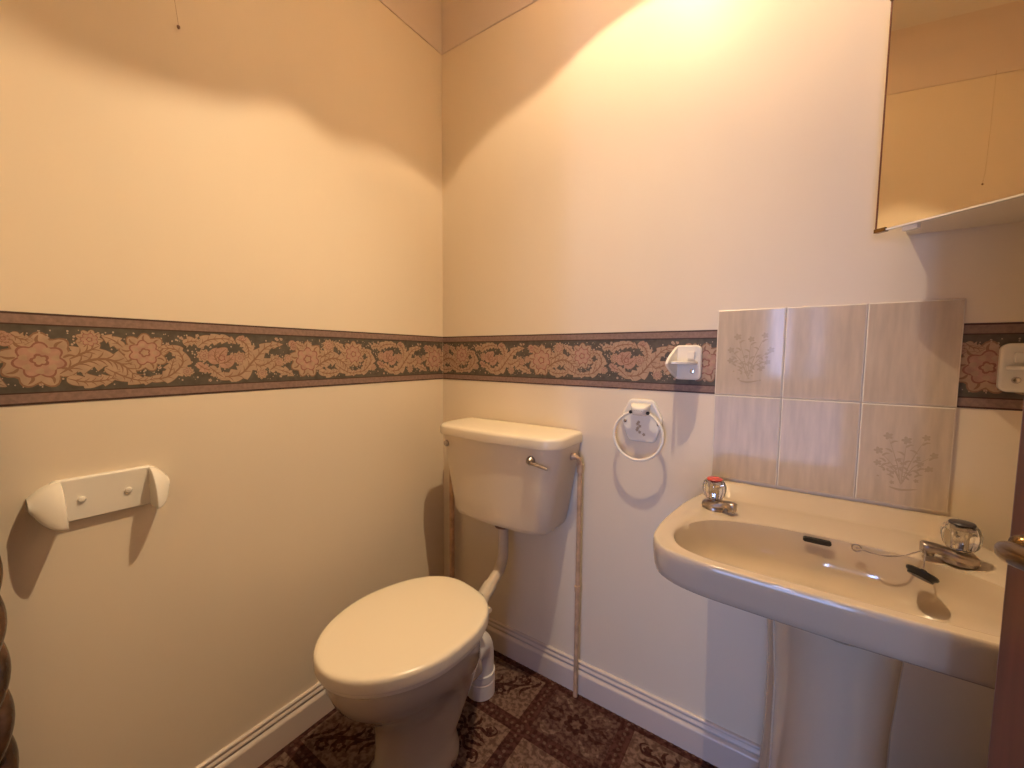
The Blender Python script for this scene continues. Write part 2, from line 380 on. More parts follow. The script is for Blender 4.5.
# ------------------------------------------------------------------ carpet pattern, woven into the floor (thin surface figures)
q = MB()
CK = [0]
def cp(x, y, l):
    CK[0] += 1; return (x, y, .0006+.0002*l+(CK[0] % 1500)*1.1e-7)
def crect(x0, y0, x1, y1, mi, l): q.face([cp(x0, y0, l), cp(x1, y0, l), cp(x1, y1, l), cp(x0, y1, l)], mi)
PX, PY = .27, .215; rnd = random.Random(2)
for i in range(-1, 8):
    for j in range(-1, 8):
        x0 = .012+i*PX; y0 = -.020-(j+1)*PY; alt = (i*2+j) % 3
        xs = [min(max(a, .0), W) for a in (x0+.022, x0+PX-.022)]; ys = [max(min(a, 0), YF) for a in (y0+.022, y0+PY-.022)]
        if xs[1]-xs[0] < .02 or ys[1]-ys[0] < .02: continue
        crect(xs[0], ys[0], xs[1], ys[1], 0 if alt != 1 else 1, 0)
        def inside(x, y, m_=.004): return xs[0]+m_ < x < xs[1]-m_ and ys[0]+m_ < y < ys[1]-m_
        cx, cy = x0+PX/2, y0+PY/2
        def fan(u, v, r, lob, dep, mi, l):
            if not inside(u, v, r*.8): return
            pp = star(u, v, r, lob, dep, 40)
            for k in range(len(pp)): q.face([cp(u, v, l), cp(*pp[k], l), cp(*pp[(k+1) % len(pp)], l)], mi)
        def stem(ctrl, wd, mi, l, lob=1, se=0):
            st = leafstrip(ctrl, wd, lob, se, 20)
            for k in range(len(st)-1):
                for s_ in (0, 1):
                    qd = [st[k][s_], st[k+1][s_], st[k+1][s_+1], st[k][s_+1]]
                    if all(inside(p.x, p.y) for p in qd): q.face([cp(p.x, p.y, l) for p in qd], mi)
        fm = 2 if alt != 1 else 3
        if alt == 0:
            for sx in (1, -1):
                for sy in (1, -1):
                    stem([(cx, cy), (cx+sx*.03, cy+sy*.035), (cx+sx*.07, cy+sy*.03), (cx+sx*.085, cy+sy*.055), (cx+sx*.06, cy+sy*.065)], .005, fm, 1)
                    fan(cx+sx*.062, cy+sy*.045, .014, 5, .4, fm, 1)
                    stem([(cx+sx*.02, cy+sy*.02), (cx+sx*.045, cy+sy*.012), (cx+sx*.075, cy+sy*.005)], .008, fm, 1, 3, .5)
                    stem([(cx+sx*.01, cy+sy*.03), (cx+sx*.02, cy+sy*.055), (cx+sx*.008, cy+sy*.07)], .008, fm, 1, 3, .5)
            fan(cx, cy, .026, 8, .4, fm, 1); fan(cx, cy, .013, 6, .3, 0, 2)
        elif alt == 1:
            for sx in (1, -1):
                for sy in (1, -1):
                    stem([(cx+sx*.03, cy+sy*.04), (cx+sx*.06, cy+sy*.07), (cx+sx*.09, cy+sy*.06), (cx+sx*.085, cy+sy*.03)], .009, 0, 1, 4, .5)
                    stem([(cx+sx*.045, cy+sy*.01), (cx+sx*.07, cy+sy*.02), (cx+sx*.1, cy+sy*.008)], .008, 2, 1, 4, .5)
            fan(cx, cy, .05, 8, .35, 3, 1); fan(cx, cy, .038, 8, .3, 2, 2); fan(cx, cy, .018, 6, .4, 3, 3)
            for sx in (1, -1):
                for sy in (1, -1):
                    fan(cx+sx*.08, cy+sy*.055, .016, 5, .45, 3, 1)
        else:
            stem([(cx-.08, cy-.06), (cx-.03, cy-.02), (cx, cy), (cx+.04, cy+.02), (cx+.085, cy+.06)], .006, 2, 1)
            for t_ in (-.08, -.045, 0, .045, .08):
                fan(cx+t_, cy+t_*.6+.03*(1 if t_ > 0 else -1), .021, 6, .4, 2, 1); fan(cx+t_, cy+t_*.6+.03*(1 if t_ > 0 else -1), .009, 5, .3, 0, 2)
                stem([(cx+t_, cy+t_*.5), (cx+t_+.02, cy+t_*.5+.03), (cx+t_+.012, cy+t_*.5+.055)], .008, 2, 1, 3, .5)
                stem([(cx+t_, cy+t_*.5), (cx+t_-.02, cy+t_*.5-.03), (cx+t_-.012, cy+t_*.5-.055)], .008, 2, 1, 3, .5)
    # dotted guard bands
for i in range(-1, 8):
    for k in range(80):
        x = .012+i*PX; y = -k*.0195-.012
        if .005 < x < W-.01 and YF+.01 < y:
            pp = star(x, y, .0058, 4, .2, 10); [q.face([cp(x, y, 1), cp(*pp[a], 1), cp(*pp[(a+1) % 10], 1)], 3) for a in range(10)]
for j in range(0, 8):
    for k in range(100):
        y = -.020-j*PY; x = k*.0195+.012
        if x < W-.01 and YF+.01 < y < -.005:
            pp = star(x, y, .0058, 4, .2, 10); [q.face([cp(x, y, 1), cp(*pp[a], 1), cp(*pp[(a+1) % 10], 1)], 3) for a in range(10)]
struct(q.build('trim_8', [M['c_panel'], M['c_panel2'], M['c_fig'], M['c_dot']], smooth=False, recalc=False))

# ------------------------------------------------------------------ door (open into the room on the right) and its frame
q = MB(); q.box((DX0-.06, YF-.005, 0), (DX0, YF+.014, DZ+.06)); q.box((DX1, YF-.005, 0), (DX1+.06, YF+.014, DZ+.06)); q.box((DX0, YF-.005, DZ), (DX1, YF+.014, DZ+.06))
q.box((DX0, YF-TH, 0), (DX0+.012, YF+.01, DZ)); q.box((DX1-.012, YF-TH, 0), (DX1, YF+.01, DZ))
struct(q.build('trim_9', M['frame_wood'], smooth=True, bevel=.003))
hinge = Vector((1.478, YF+.03, 0)); free = Vector((1.349, -.672, 0)); dl = (free-hinge).length; ang = math.atan2(free.y-hinge.y, free.x-hinge.x)
door = thing('door_1', None, None, hinge, ang); struct(door)
# local x along the leaf, local +y faces left (towards the toilet), leaf thickness behind
q = MB(); q.box((0, -.036, .008), (dl, 0, 1.985)); q.build('door_panel', M['wood'], door, bevel=.004)
hz = 1.000; hx = dl-.055
hd = bpy.data.objects.new('door_handle', None); C.objects.link(hd)
q = MB()
prof = [(.0, .0), (.024, 0), (.026, .003), (.022, .007), (.012, .010), (.009, .018), (.009, .028)]
X = Matrix.Translation((hx, 0, hz)) @ Matrix.Rotation(-PI/2, 4, 'X')
q.lathe(prof, 28, X)
P_ = [(hx-.004, .034, hz), (hx-.014, .038, hz), (hx-.032, .041, hz+.003), (hx-.055, .039, hz+.007), (hx-.075, .036, hz+.010)]
R = []
for (x, y, z), (a, b) in zip(P_, ((.0045, .0045), (.008, .008), (.0085, .0095), (.008, .0085), (.005, .006))):
    R.append([(x, y+a*math.cos(2*PI*k/20), z+b*math.sin(2*PI*k/20)) for k in range(20)])
q.rings(R); hd_o = q.build('door_handle', M['brass'], door, subsurf=1)
bpy.data.objects.remove(hd)

# ------------------------------------------------------------------ splashback tiles
TX, TZ, TW, TT = 1.0177, 1.2711, .1516, .2250
TILES = []
lab = {(0, 0): 'glossy marbled beige wall tile with flower print, top left above basin', (1, 0): 'glossy marbled beige wall tile catching blue window reflection, top middle above basin',
       (2, 0): 'plain marbled beige wall tile at top right above basin, its corner shaded by the cabinet', (0, 1): 'plain marbled beige wall tile at bottom left behind hot tap',
       (1, 1): 'plain marbled beige wall tile at bottom middle behind basin', (2, 1): 'marbled beige wall tile with flower sprig print, bottom right beside cold tap'}
for i in range(3):
    for j in range(2):
        x0 = TX+i*TW+.0008; x1 = TX+(i+1)*TW-.0008; z1 = TZ-j*TT-.0008; z0 = TZ-(j+1)*TT+.0008; y1 = -.0005; y0 = -.0068
        q = MB(); b_ = .0022
        o_ = [(x0, z0), (x1, z0), (x1, z1), (x0, z1)]; i_ = [(x0+b_, z0+b_), (x1-b_, z0+b_), (x1-b_, z1-b_), (x0+b_, z1-b_)]
        q.rings([[(x, y1, z) for x, z in o_], [(x, y0+.0012, z) for x, z in o_]], 1, cap1=False)
        q.rings([[(x, y0+.0012, z) for x, z in o_], [(x, y0, z) for x, z in i_]], 2, cap0=False, cap1=False); q.face([(x, y0, z) for x, z in i_], 0)
        if (i, j) in ((0, 0), (2, 1)):
            r_ = random.Random(11+i); cx, cz = (x0+x1)/2, (z0+z1)/2-.02
            ec = [0]
            def pf(u, v, r, lob, mi=3):
                ec[0] += 1; e = .0001+ec[0]*.000012
                pp = star(u, v, r, lob, .45, 30)
                for k in range(30): q.face([(u, y0-e, v), (pp[k][0], y0-e, pp[k][1]), (pp[(k+1) % 30][0], y0-e, pp[(k+1) % 30][1])], mi)
            def ps(c, wd, lob=1, se=0):
                ec[0] += 1; e = .0001+ec[0]*.000012
                st = leafstrip(c, wd, lob, se, 14)
                for k in range(len(st)-1):
                    for s_ in (0, 1):
                        q.face([(p.x, y0-e-k*.000001, p.y) for p in (st[k][s_], st[k+1][s_], st[k+1][s_+1], st[k][s_+1])], 3)
            for a, l in ((-.95, .05), (-.62, .07), (-.28, .095), (.05, .085), (.35, .10), (.7, .075), (1.0, .05)):
                ex, ez = cx+math.sin(a)*l, cz+math.cos(a)*l-.03
                ps([(cx, cz-.045), (cx+math.sin(a)*l*.35, cz-.03+l*.35), (ex, ez)], .0009)
                pf(ex, ez, .0065+r_.random()*.003, 5)
                for k in range(4):
                    t_ = .3+.18*k; lx, lz = cx+(ex-cx)*t_, cz-.045+(ez-cz+.045)*t_
                    sg = 1 if k % 2 else -1; ps([(lx, lz), (lx+sg*.006, lz+.006), (lx+sg*.013, lz+.007)], .0022)
            for k in range(16): pf(cx+r_.uniform(-.04, .04), cz+r_.uniform(-.05, .02), r_.uniform(.002, .005), 5)
            ps([(cx-.02, cz-.052), (cx, cz-.056), (cx+.028, cz-.05)], .0025)
        o = q.build('wall_tile', [M['tile'], M['grout'], M['tile_edge'], M['tile_print']], smooth=False, recalc=False)
        tag(o, lab[(i, j)], 'tile', 'splashback tiles above the basin')
# ------------------------------------------------------------------ wash basin
BX, BY = 1.258, -.29
ZR, ZD = .792, .783
half = [(0, -.478), (-.12, -.475), (-.20, -.470), (-.255, -.452), (-.283, -.415), (-.291, -.36), (-.290, -.28), (-.283, -.18), (-.268, -.10), (-.248, -.045), (-.236, -.012), (-.234, -.001)]
out = [(x, y) for x, y in half]
dense = catmull([(x, y, 0) for x, y in half], 10)
OUT = [(BX+p.x, p.y) for p in dense] + [(BX-p.x, p.y) for p in reversed(dense)][:-1]
bh = [(0, -.452), (-.12, -.449), (-.19, -.442), (-.232, -.420), (-.252, -.375), (-.252, -.32), (-.238, -.262), (-.212, -.222), (-.175, -.198), (-.10, -.178), (0, -.170)]
dn = catmull([(x, y, 0) for x, y in bh], 10)
BOW = [(BX+p.x, p.y) for p in dn] + [(BX-p.x, p.y) for p in reversed(dn)][1:-1]
def polar(poly, th):
    d = (math.cos(th), math.sin(th)); best = None
    for k in range(len(poly)):
        a, b = poly[k], poly[(k+1) % len(poly)]; ax, ay, bx, by = a[0]-BX, a[1]-BY, b[0]-BX, b[1]-BY
        den = d[0]*(by-ay)-d[1]*(bx-ax)
        if abs(den) < 1e-12: continue
        t = (ax*(by-ay)-ay*(bx-ax))/den; s_ = (ax*d[1]-ay*d[0])/den
        if t > 0 and -1e-6 <= s_ <= 1+1e-6 and (best is None or t > best): best = t
    return (BX+d[0]*best, BY+d[1]*best)
NB = 176
# denser angles near the back corners
ths = [2*PI*k/NB for k in range(NB)]
Or = [polar(OUT, t) for t in ths]; Br = [polar(BOW, t) for t in ths]
def sm(a, b, x): t = min(1, max(0, (x-a)/(b-a))); return t*t*(3-2*t)
def topz(x, y):
    z = ZR + (ZD-ZR)*sm(-.40, -.15, y)
    z += .031*sm(-.045, -.012, y)                              # upstand ledge against the wall
    return z
basin = thing('wash_basin', 'cream ceramic wash basin on pedestal below the six beige tiles', 'basin', (BX, 0, 0))
R = []
def loc(x, y, z): return (x-BX, y, z)
for sx, sy, dz in ((.10, .45, -.134), (.28, .60, -.130), (.40, .70, -.120), (.54, .78, -.107), (.70, .85, -.091), (.83, .90, -.075), (.92, .95, -.0695), (.965, .975, -.066), (.985, .988, -.060), (.993, .995, -.048), (1, 1, -.02), (1, 1, -.010)):
    R.append([loc(BX+(x-BX)*sx, y*sy, topz(x, y)+dz) for x, y in Or])
for k, dz in ((.12, -.0035), (.30, -.0005), (.55, 0)):
    R.append([loc(*(lambda X_, Y_: (X_, Y_, topz(x, y)+dz))(x+(BX-x)*k*.035, y+(BY-y)*k*.035*(1-sm(-.12, 0, y)))) for x, y in Or])
for t in (.12, .25, .4, .55, .7, .82, .92, .98):
    ring = []
    for (x, y), (bx, by) in zip(Or, Br):
        x_, y_ = x+(BX-x)*.025, y+(BY-y)*.025*(1-sm(-.12, 0, y)); X_, Y_ = x_+(bx-x_)*t, y_+(by-y_)*t
        dip = -.007*sm(.3, 1, t)*sm(-.40, -.25, by)
        ring.append(loc(X_, Y_, topz(X_, Y_)+dip - .003*sm(.85, 1, t)))
    R.append(ring)
for s_, dz in ((1.0, -.009), (.985, -.018), (.965, -.032), (.945, -.046), (.915, -.060), (.87, -.074), (.79, -.088), (.66, -.094), (.45, -.099), (.25, -.102), (.10, -.104)):
    R.append([loc(BX+(bx-BX)*s_, (BY-.0)+(by-BY)*s_, topz(bx, by)+dz) for bx, by in Br])
q = MB(); q.rings(R); bo = q.build('bowl', M['ceramic'], basin)
bo.modifiers.clear(); bo.data.set_sharp_from_angle(angle=math.radians(80))
# overflow slot on the rear bowl wall
q = MB(); ow = .024; oy, oz = -.1815, .7655; pts = []
for k in range(24):
    a = 2*PI*k/24; pts.append((math.copysign(ow-.006, math.cos(a))*(1 if abs(math.cos(a)) > 1e-6 else 0)+.006*math.cos(a), .0055*math.sin(a)))
tilt = Vector((0, -.28, .96)).normalized(); nrm = Vector((0, -.96, -.28)).normalized()
R = [[Vector((a-.012, oy, oz))+tilt*b+nrm*d for a, b in pts] for d in (-.004, .0012)]
q.rings(R); q.build('overflow_slot', M['dark'], basin)
q = MB(); q.lathe([(.0, .6785), (.023, .6785), (.023, .6825), (.017, .6825), (.015, .680), (0, .680)], 30, Matrix.Translation((0, BY, 0)), cap0=False, cap1=False); q.build('waste_fitting', M['chrome'], basin)
# pedestal: C section standing under the basin
q = MB()
ped = []
for k in range(33):
    t = PI+PI*k/32
    ped.append((.105*math.cos(t), -.19+.150*math.sin(t)*1.0))
def pedring(z, s_):
    pts = [(-.112*s_, -.085), (-.118*s_, -.088), (-.121*s_, -.096), (-.116*s_, -.106), (-.107*s_, -.112)] + [(x*s_, -.19+(y+.19)*s_ if y < -.19 else y) for x, y in ped]
    pts += [(.107*s_, -.112), (.116*s_, -.106), (.121*s_, -.096), (.118*s_, -.088), (.112*s_, -.085), (.085*s_, -.085), (-.085*s_, -.085)]
    return [(x, y, z) for x, y in pts]
q.rings([pedring(z, s_) for z, s_ in ((0, 1.08), (.01, 1.10), (.05, 1.06), (.12, .95), (.25, .90), (.45, .90), (.58, .98), (.655, 1.02))])
pd = thing('basin_pedestal', 'cream ceramic pedestal standing under the wash basin', 'pedestal', (1.280, 0, 0)); q.build('column', M['ceramic'], pd)

# ------------------------------------------------------------------ taps
def tap(loc_, rz, cap, label, knob_rz=0):
    t = thing('basin_tap', label, 'tap', loc_, rz, 'taps on the basin')
    q = MB()   # body: flat elongated pillar tap, spout along local +x
    secs = [(-.024, .010, .006, .008), (-.020, .018, .009, .010), (-.008, .022, .0105, .011), (.008, .021, .010, .0125), (.020, .014, .0085, .0155), (.031, .0125, .0080, .018), (.040, .0125, .0095, .0175), (.047, .012, .011, .016), (.050, .010, .010, .0155)]
    R = []
    for x, hw, hh, zc in secs:
        R.append([(x, hw*math.copysign(abs(math.cos(a))**.6, math.cos(a)), zc+hh*math.copysign(abs(math.sin(a))**.7, math.sin(a))) for a in [2*PI*k/28 for k in range(28)]])
    q.rings(R); q.lathe([(.020, -.002), (.0225, 0), (.022, .006), (.019, .010)], 30)
    q.lathe([(.0075, .003), (.0085, .0045), (.0085, .018)], 24, Matrix.Translation((.040, 0, 0)))
    q.build('body', M['oldchrome'], t)
    q = MB(); q.lathe([(.010, .020), (.012, .026), (.009, .031), (.009, .050), (.012, .054), (.012, .060)], 24); q.build('spindle', M['chrome'], t)
    q = MB(); n = 64; R = []
    for r, z in ((.011, .029), (.018, .0265), (.0225, .032), (.0262, .046), (.0262, .056), (.0225, .067), (.019, .0705), (.012, .071)):
        R.append([((r*(1-.07*(math.cos(8*a)*.5+.5)))*math.cos(a), (r*(1-.07*(math.cos(8*a)*.5+.5)))*math.sin(a), z) for a in [2*PI*k/n for k in range(n)]])
    q.rings(R); q.build('knob', M['crystal'], t)
    q = MB(); q.lathe([(.0165, .0706), (.0175, .0725), (.016, .0747), (.010, .0757), (.002, .076)], 30); q.build('cap', cap, t)
    return t
tap((1.046, -.150, ZD-.002), math.radians(-18), M['red'], 'chrome basin tap with clear knob and red cap, on the left')
tap((1.450, -.176, ZD-.002), math.radians(180+2), M['darkcap'], 'chrome basin tap with clear knob and dark cap, by the door, holding the plug chain')

# plug and chain
plug = thing('basin_plug', 'black rubber basin plug hanging by ball chain from the right tap', 'plug', (1.405, -.145, .80))
stay = Vector((1.308, -.187, .772)); tapp = Vector((1.402, -.186, .795))
def toloc(p): return Vector(p)-Vector((1.405, -.145, .80))
q = MB(); N = 46
for k in range(N+1):
    t = k/N; p = stay.lerp(tapp, t)+Vector((0, -.016*math.sin(PI*t), -.008*math.sin(PI*t)))
    q.lathe([(.0002, -.0014), (.0010, -.001), (.0014, 0), (.0010, .001), (.0002, .0014)], 8, Matrix.Translation(toloc(p)))
pc = Vector((1.395, -.226, .768))
hang = [Vector((1.403, -.184, .794)), Vector((1.402, -.200, .792)), Vector((1.398, -.215, .785)), pc]
for k in range(26):
    t = k/25*(len(hang)-1); i = min(int(t), len(hang)-2); p = hang[i].lerp(hang[i+1], t-i)
    q.lathe([(.0002, -.0014), (.0010, -.001), (.0014, 0), (.0010, .001), (.0002, .0014)], 8, Matrix.Translation(toloc(p)))
q.build('chain', M['oldchrome'], plug)
q = MB(); q.tube([toloc(stay+Vector((.0072*math.cos(a), .0, .0072*math.sin(a)))) for a in [2*PI*k/24 for k in range(25)]], .0014, 8); q.build('chain_ring', M['oldchrome'], plug)
q = MB(); X = Matrix.Translation(toloc(pc)) @ Matrix.Rotation(math.radians(-24), 4, 'X') @ Matrix.Rotation(math.radians(22), 4, 'Y')
q.lathe([(.004, .004), (.006, .0015), (.0205, .0005), (.0225, -.002), (.0215, -.006), (.0185, -.008), (.0175, -.012), (.004, -.012)], 36, X); q.build('stopper', M['rubber'], plug)

# ------------------------------------------------------------------ toilet
TA = math.radians(-10)
HX, HY = .406, -.295
toilet = thing('toilet', 'cream ceramic toilet with closed oval lid standing on patterned carpet', 'toilet', (HX, HY, 0), TA)
UPZ = .010
# local frame: -y towards the front
LL, LWd = .458, .184
def oval(s_, off=0, L=LL, Wd=LWd, n=72, back=.86):
    P = []
    for k in range(n):
        a = 2*PI*k/n; c, s = math.cos(a), math.sin(a)
        # egg: widest near the middle, flattened at the hinge
        y = -L/2 + (L/2)*s; ex = 2.0 if s < 0 else 2.7
        r = (abs(c)**(2/ex)); x = Wd*math.copysign(r, c)
        if s > 0: y = -L/2+(L/2)*(abs(s)**(2/ex)); x *= 1-.10*s
        else: x *= 1-.03*abs(s)
        P.append((x*s_, -L/2+(y+L/2)*s_+off))
    return P
# pan
q = MB()
def ring(z, hw, yf, yb, px=2.3, n=72):
    P = []; cy = (yf+yb)/2; hl = (yb-yf)/2
    for k in range(n):
        a = 2*PI*k/n; c, s = math.cos(a), math.sin(a)
        e = px if s < 0 else 2.3
        P.append((hw*math.copysign(abs(c)**(2/e), c), cy+hl*math.copysign(abs(s)**(2/e), s), z))
    return P
q.rings([ring(0, .090, -.335, -.075), ring(.010, .092, -.338, -.072), ring(.030, .090, -.334, -.074), ring(.050, .078, -.324, -.078), ring(.075, .072, -.318, -.072), ring(.12, .070, -.315, -.04), ring(.17, .074, -.318, -.01), ring(.215, .090, -.335, .005),
         ring(.255, .112, -.360, .005), ring(.29, .136, -.398, -.005), ring(.32, .153, -.424, -.014), ring(.35, .166, -.436, -.022), ring(.378, .169, -.442, -.028), ring(.390, .166, -.440, -.030)])
q.build('pan', M['ceramic'], toilet)
q = MB()   # horn that takes the flush pipe and the outlet spigot
q.tube([(0.0, -.03, .32), (0.0, .02, .33), (.0, .045, .335)], [.038, .032, .029], 24)
q.tube([(.0, -.08, .195), (.0, -.02, .199), (.0, .0, .2)], [.060, .054, .051], 24)
q.build('spigots', M['ceramic'], toilet)
q = MB()
for z, s_ in ((.386, .96), (.387, .985), (.392, .995), (.400, .99), (.403, .975)): pass
q.rings([[(x, y, z+UPZ) for x, y in oval(s_)] for z, s_ in ((.3802, .94), (.381, .965), (.386, .975), (.3905, .97), (.3915, .955))]); q.build('seat', M['seat'], toilet)
q = MB()
q.rings([[(x, y, z+UPZ) for x, y in oval(s_)] for z, s_ in ((.3918, .965), (.3925, .99), (.397, 1.0), (.418, 1.0), (.424, .992), (.4275, .975), (.4295, .94), (.4305, .88), (.431, .6), (.431, .2))]); q.build('lid', M['seat'], toilet)
for sx in (-1, 1):
    q = MB(); q.tube([(sx*.07-.018, -.004, .399), (sx*.07+.018, -.004, .399)], .0075, 18); q.build('hinge', M['seat'], toilet)
for sx in (-1, 1):
    q = MB(); q.lathe([(.008, 0), (.008, .002), (.005, .005), (.001, .006)], 18, Matrix.Translation((sx*.0885, -.14, .022)) @ Matrix.Rotation(sx*PI/2, 4, 'Y')); q.build('floor_screw', M['fitting'], toilet)
def tw(x, y, z=0):
    c, s = math.cos(TA), math.sin(TA); return Vector((HX+c*x-s*y, HY+s*x+c*y, z))
# soil pipe
q = MB(); a = tw(.0, .050, .190); pz = Vector((.405, -.232, 0))
pts = bend([tw(0, -.04, .200), Vector((.362, -.195, .198)), Vector((.362, -.195, .002))], .075, 14)
q.tube(pts, .044, 30); X = Matrix.Translation((.362, -.195, 0))
q.lathe([(.044, .0), (.048, .001), (.048, .050), (.0455, .052), (.0455, .056), (.048, .058), (.048, .080), (.044, .082)], 40, X)
tag(q.build('soil_pipe', M['pvc']), 'white plastic waste elbow behind toilet running down into the carpet', 'pipe')

# ------------------------------------------------------------------ cistern
CXc = .383
cis = thing('cistern', 'cream wall mounted toilet cistern with lid above the toilet', 'cistern', (CXc, -.004, 0))
def crect(hw, yf, r, z, yb=0, n=10, bow=.012):
    P = [(-hw, yb, z)]
    for k in range(n+1):
        a = PI+PI/2*k/n; P.append((-hw+r+r*math.cos(a), yf+r+r*math.sin(a), z))
    m_ = 10
    for k in range(1, m_):
        t = k/m_; P.append((-hw+r+(2*hw-2*r)*t, yf-bow*math.sin(PI*t), z))
    for k in range(n+1):
        a = 1.5*PI+PI/2*k/n; P.append((hw-r+r*math.cos(a), yf+r+r*math.sin(a), z))
    P.append((hw, yb, z)); return P
q = MB()
q.rings([crect(hw, yf, r, z) for z, hw, yf, r in ((.568, .150, -.105, .03), (.570, .172, -.132, .04), (.578, .188, -.146, .045), (.594, .196, -.152, .048), (.65, .207, -.157, .050), (.74, .222, -.163, .052), (.80, .233, -.167, .054), (.868, .244, -.171, .055))])
q.build('tank', M['cistern'], cis)
q = MB()
q.rings([crect(hw, yf, r, z) for z, hw, yf, r in ((.864, .244, -.178, .056), (.863, .247, -.181, .058), (.867, 0.249, -.183, .059), (.889, .249, -.183, .059), (.896, .246, -.180, .058), (.899, .240, -.174, .056), (.901, .22, -.15, .05), (.902, .12, -.10, .04))])
q.build('cistern_lid', M['seat'], cis)
q = MB(); X = Matrix.Translation((.158, -.176, .825)) @ Matrix.Rotation(PI/2, 4, 'X')
q.lathe([(.014, -.006), (.0145, .0), (.0135, .004), (.009, .009), (.007, .014), (.002, .015)], 26, X)
lev = q.build('flush_lever', M['oldchrome'], cis)
q = MB(); R = []
for t in range(7):
    u = t/6; R.append([(.158+.062*u, -.1865+.008*u+.0035*math.cos(b), .822-.014*u+(.0055-.001*u)*math.sin(b)) for b in [2*PI*k/14 for k in range(14)]])
q.rings(R); q.build('lever_arm', M['oldchrome'], lev)
q = MB(); q.lathe([(.0115, -.006), (.0115, .002), (.009, .005), (.002, .006)], 24, Matrix.Translation((-.198, -.170, .832)) @ Matrix.Rotation(PI/2, 4, 'X')); q.build('blanking_cap', M['oldchrome'], cis)
# flush pipe
q = MB()
top = Vector((.376, -.088, .566)); fp = bend([top, Vector((.376, -.088, .405)), Vector((.388, -.222, .352)), tw(0, .03, .335)], .05, 10)
q.tube(fp, .0185, 24)
q.lathe([(.022, .543), (.030, .545), (.030, .566), (.022, .5675)], 30, Matrix.Translation((.376, -.088, 0)), mi=1)
q.tube([Vector((.3835, -.172, .372)), Vector((.388, -.222, .352))], .0225, 24)
tag(q.build('flush_pipe', [M['flush'], M['fitting']]), 'bent grey beige flush pipe from cistern down to back of toilet', 'pipe')
# supply pipe on the right of the cistern
q = MB()
q.tube(bend([(.620, -.060, .826), (.638, -.052, .826), (.638, -.030, .800), (.638, -.030, .0)], .014, 6), .0075, 18)
q.tube([(.619, -.061, .826), (.620, -.057, .826)], .013, 6); q.tube([(.620, -.057, .826), (.634, -.053, .826)], .0105, 18)
q.tube([(.638, -.030, .770), (.638, -.030, .796)], .0105, 18)
q.tube([(.638, -.030, .368), (.638, -.030, .388)], .0098, 18)
tag(q.build('supply_pipe', M['copper']), 'painted copper water pipe right of cistern, dropping to the floor', 'pipe')
q = MB(); q.tube([(.078, -.032, .0), (.078, -.032, .79)], .0105, 18); q.tube([(.078, -.032, .772), (.078, -.032, .796)], .013, 18)
tag(q.build('corner_pipe', M['copper']), 'painted vertical pipe in the room corner behind the toilet', 'pipe')

# ------------------------------------------------------------------ toilet roll holder on the left wall
hol = thing('toilet_roll_holder', 'empty white ceramic toilet roll holder screwed to left wall', 'toilet roll holder', (0, -1.015, .85))
y0, y1, zt, zb = -.066, .072, .044, -.043
q = MB()
def rrect_yz(ya, yb, za, zb_, r, x, n=6):
    P = []
    for cy_, cz_, a0 in ((yb-r, zb_-r, 0), (ya+r, zb_-r, PI/2), (ya+r, za+r, PI), (yb-r, za+r, 1.5*PI)):
        for k in range(n+1): a = a0+PI/2*k/n; P.append((x, cy_+r*math.cos(a), cz_+r*math.sin(a)))
    return P
q.rings([rrect_yz(y0-.012, y1+.012, zb, zt, .012, .0005), rrect_yz(y0-.012, y1+.012, zb, zt, .012, .010), rrect_yz(y0-.008, y1+.008, zb+.004, zt-.004, .010, .0135)])
def ear(mb, yi, om, L):
    # flat inner cheek with a quarter-round front, swelling outwards and closing to a blunt tip
    R = []
    for t in (-.04, 0, .12, .3, .5, .68, .82, .92, .98, 1.0):
        k = max(.14, (1-max(t, 0)**1.7)**.8) if t < .99 else .08; top = zt-.001-.028*(1-k); bot = zb+.046*(1-k)**1.3; d = L*(.45+.55*k)
        if t < 0: d *= .97; top -= .002
        prof = [(.0005, top)] + [(d*math.sin(a)**.9, bot+.006+(top-bot-.006)*math.cos(a)) for a in [PI/2*n/14 for n in range(1, 15)]] + [(d*.985, bot+.002), (d*.93, bot), (.0005, bot)]
        R.append([(x, yi+om*t, z) for x, z in prof])
    mb.rings(R)
ear(q, y1, .030, .066); ear(q, y0+.004, -.043, .066)
q.build('holder_body', M['white'], hol)
for yy in (-.034, .036):
    q = MB(); q.lathe([(.0058, .012), (.0062, .015), (.0050, .0175), (.001, .0185)], 20, Matrix.Translation((0, yy, 0)) @ Matrix.Rotation(PI/2, 4, 'Y')); q.build('screw', M['white'], hol)

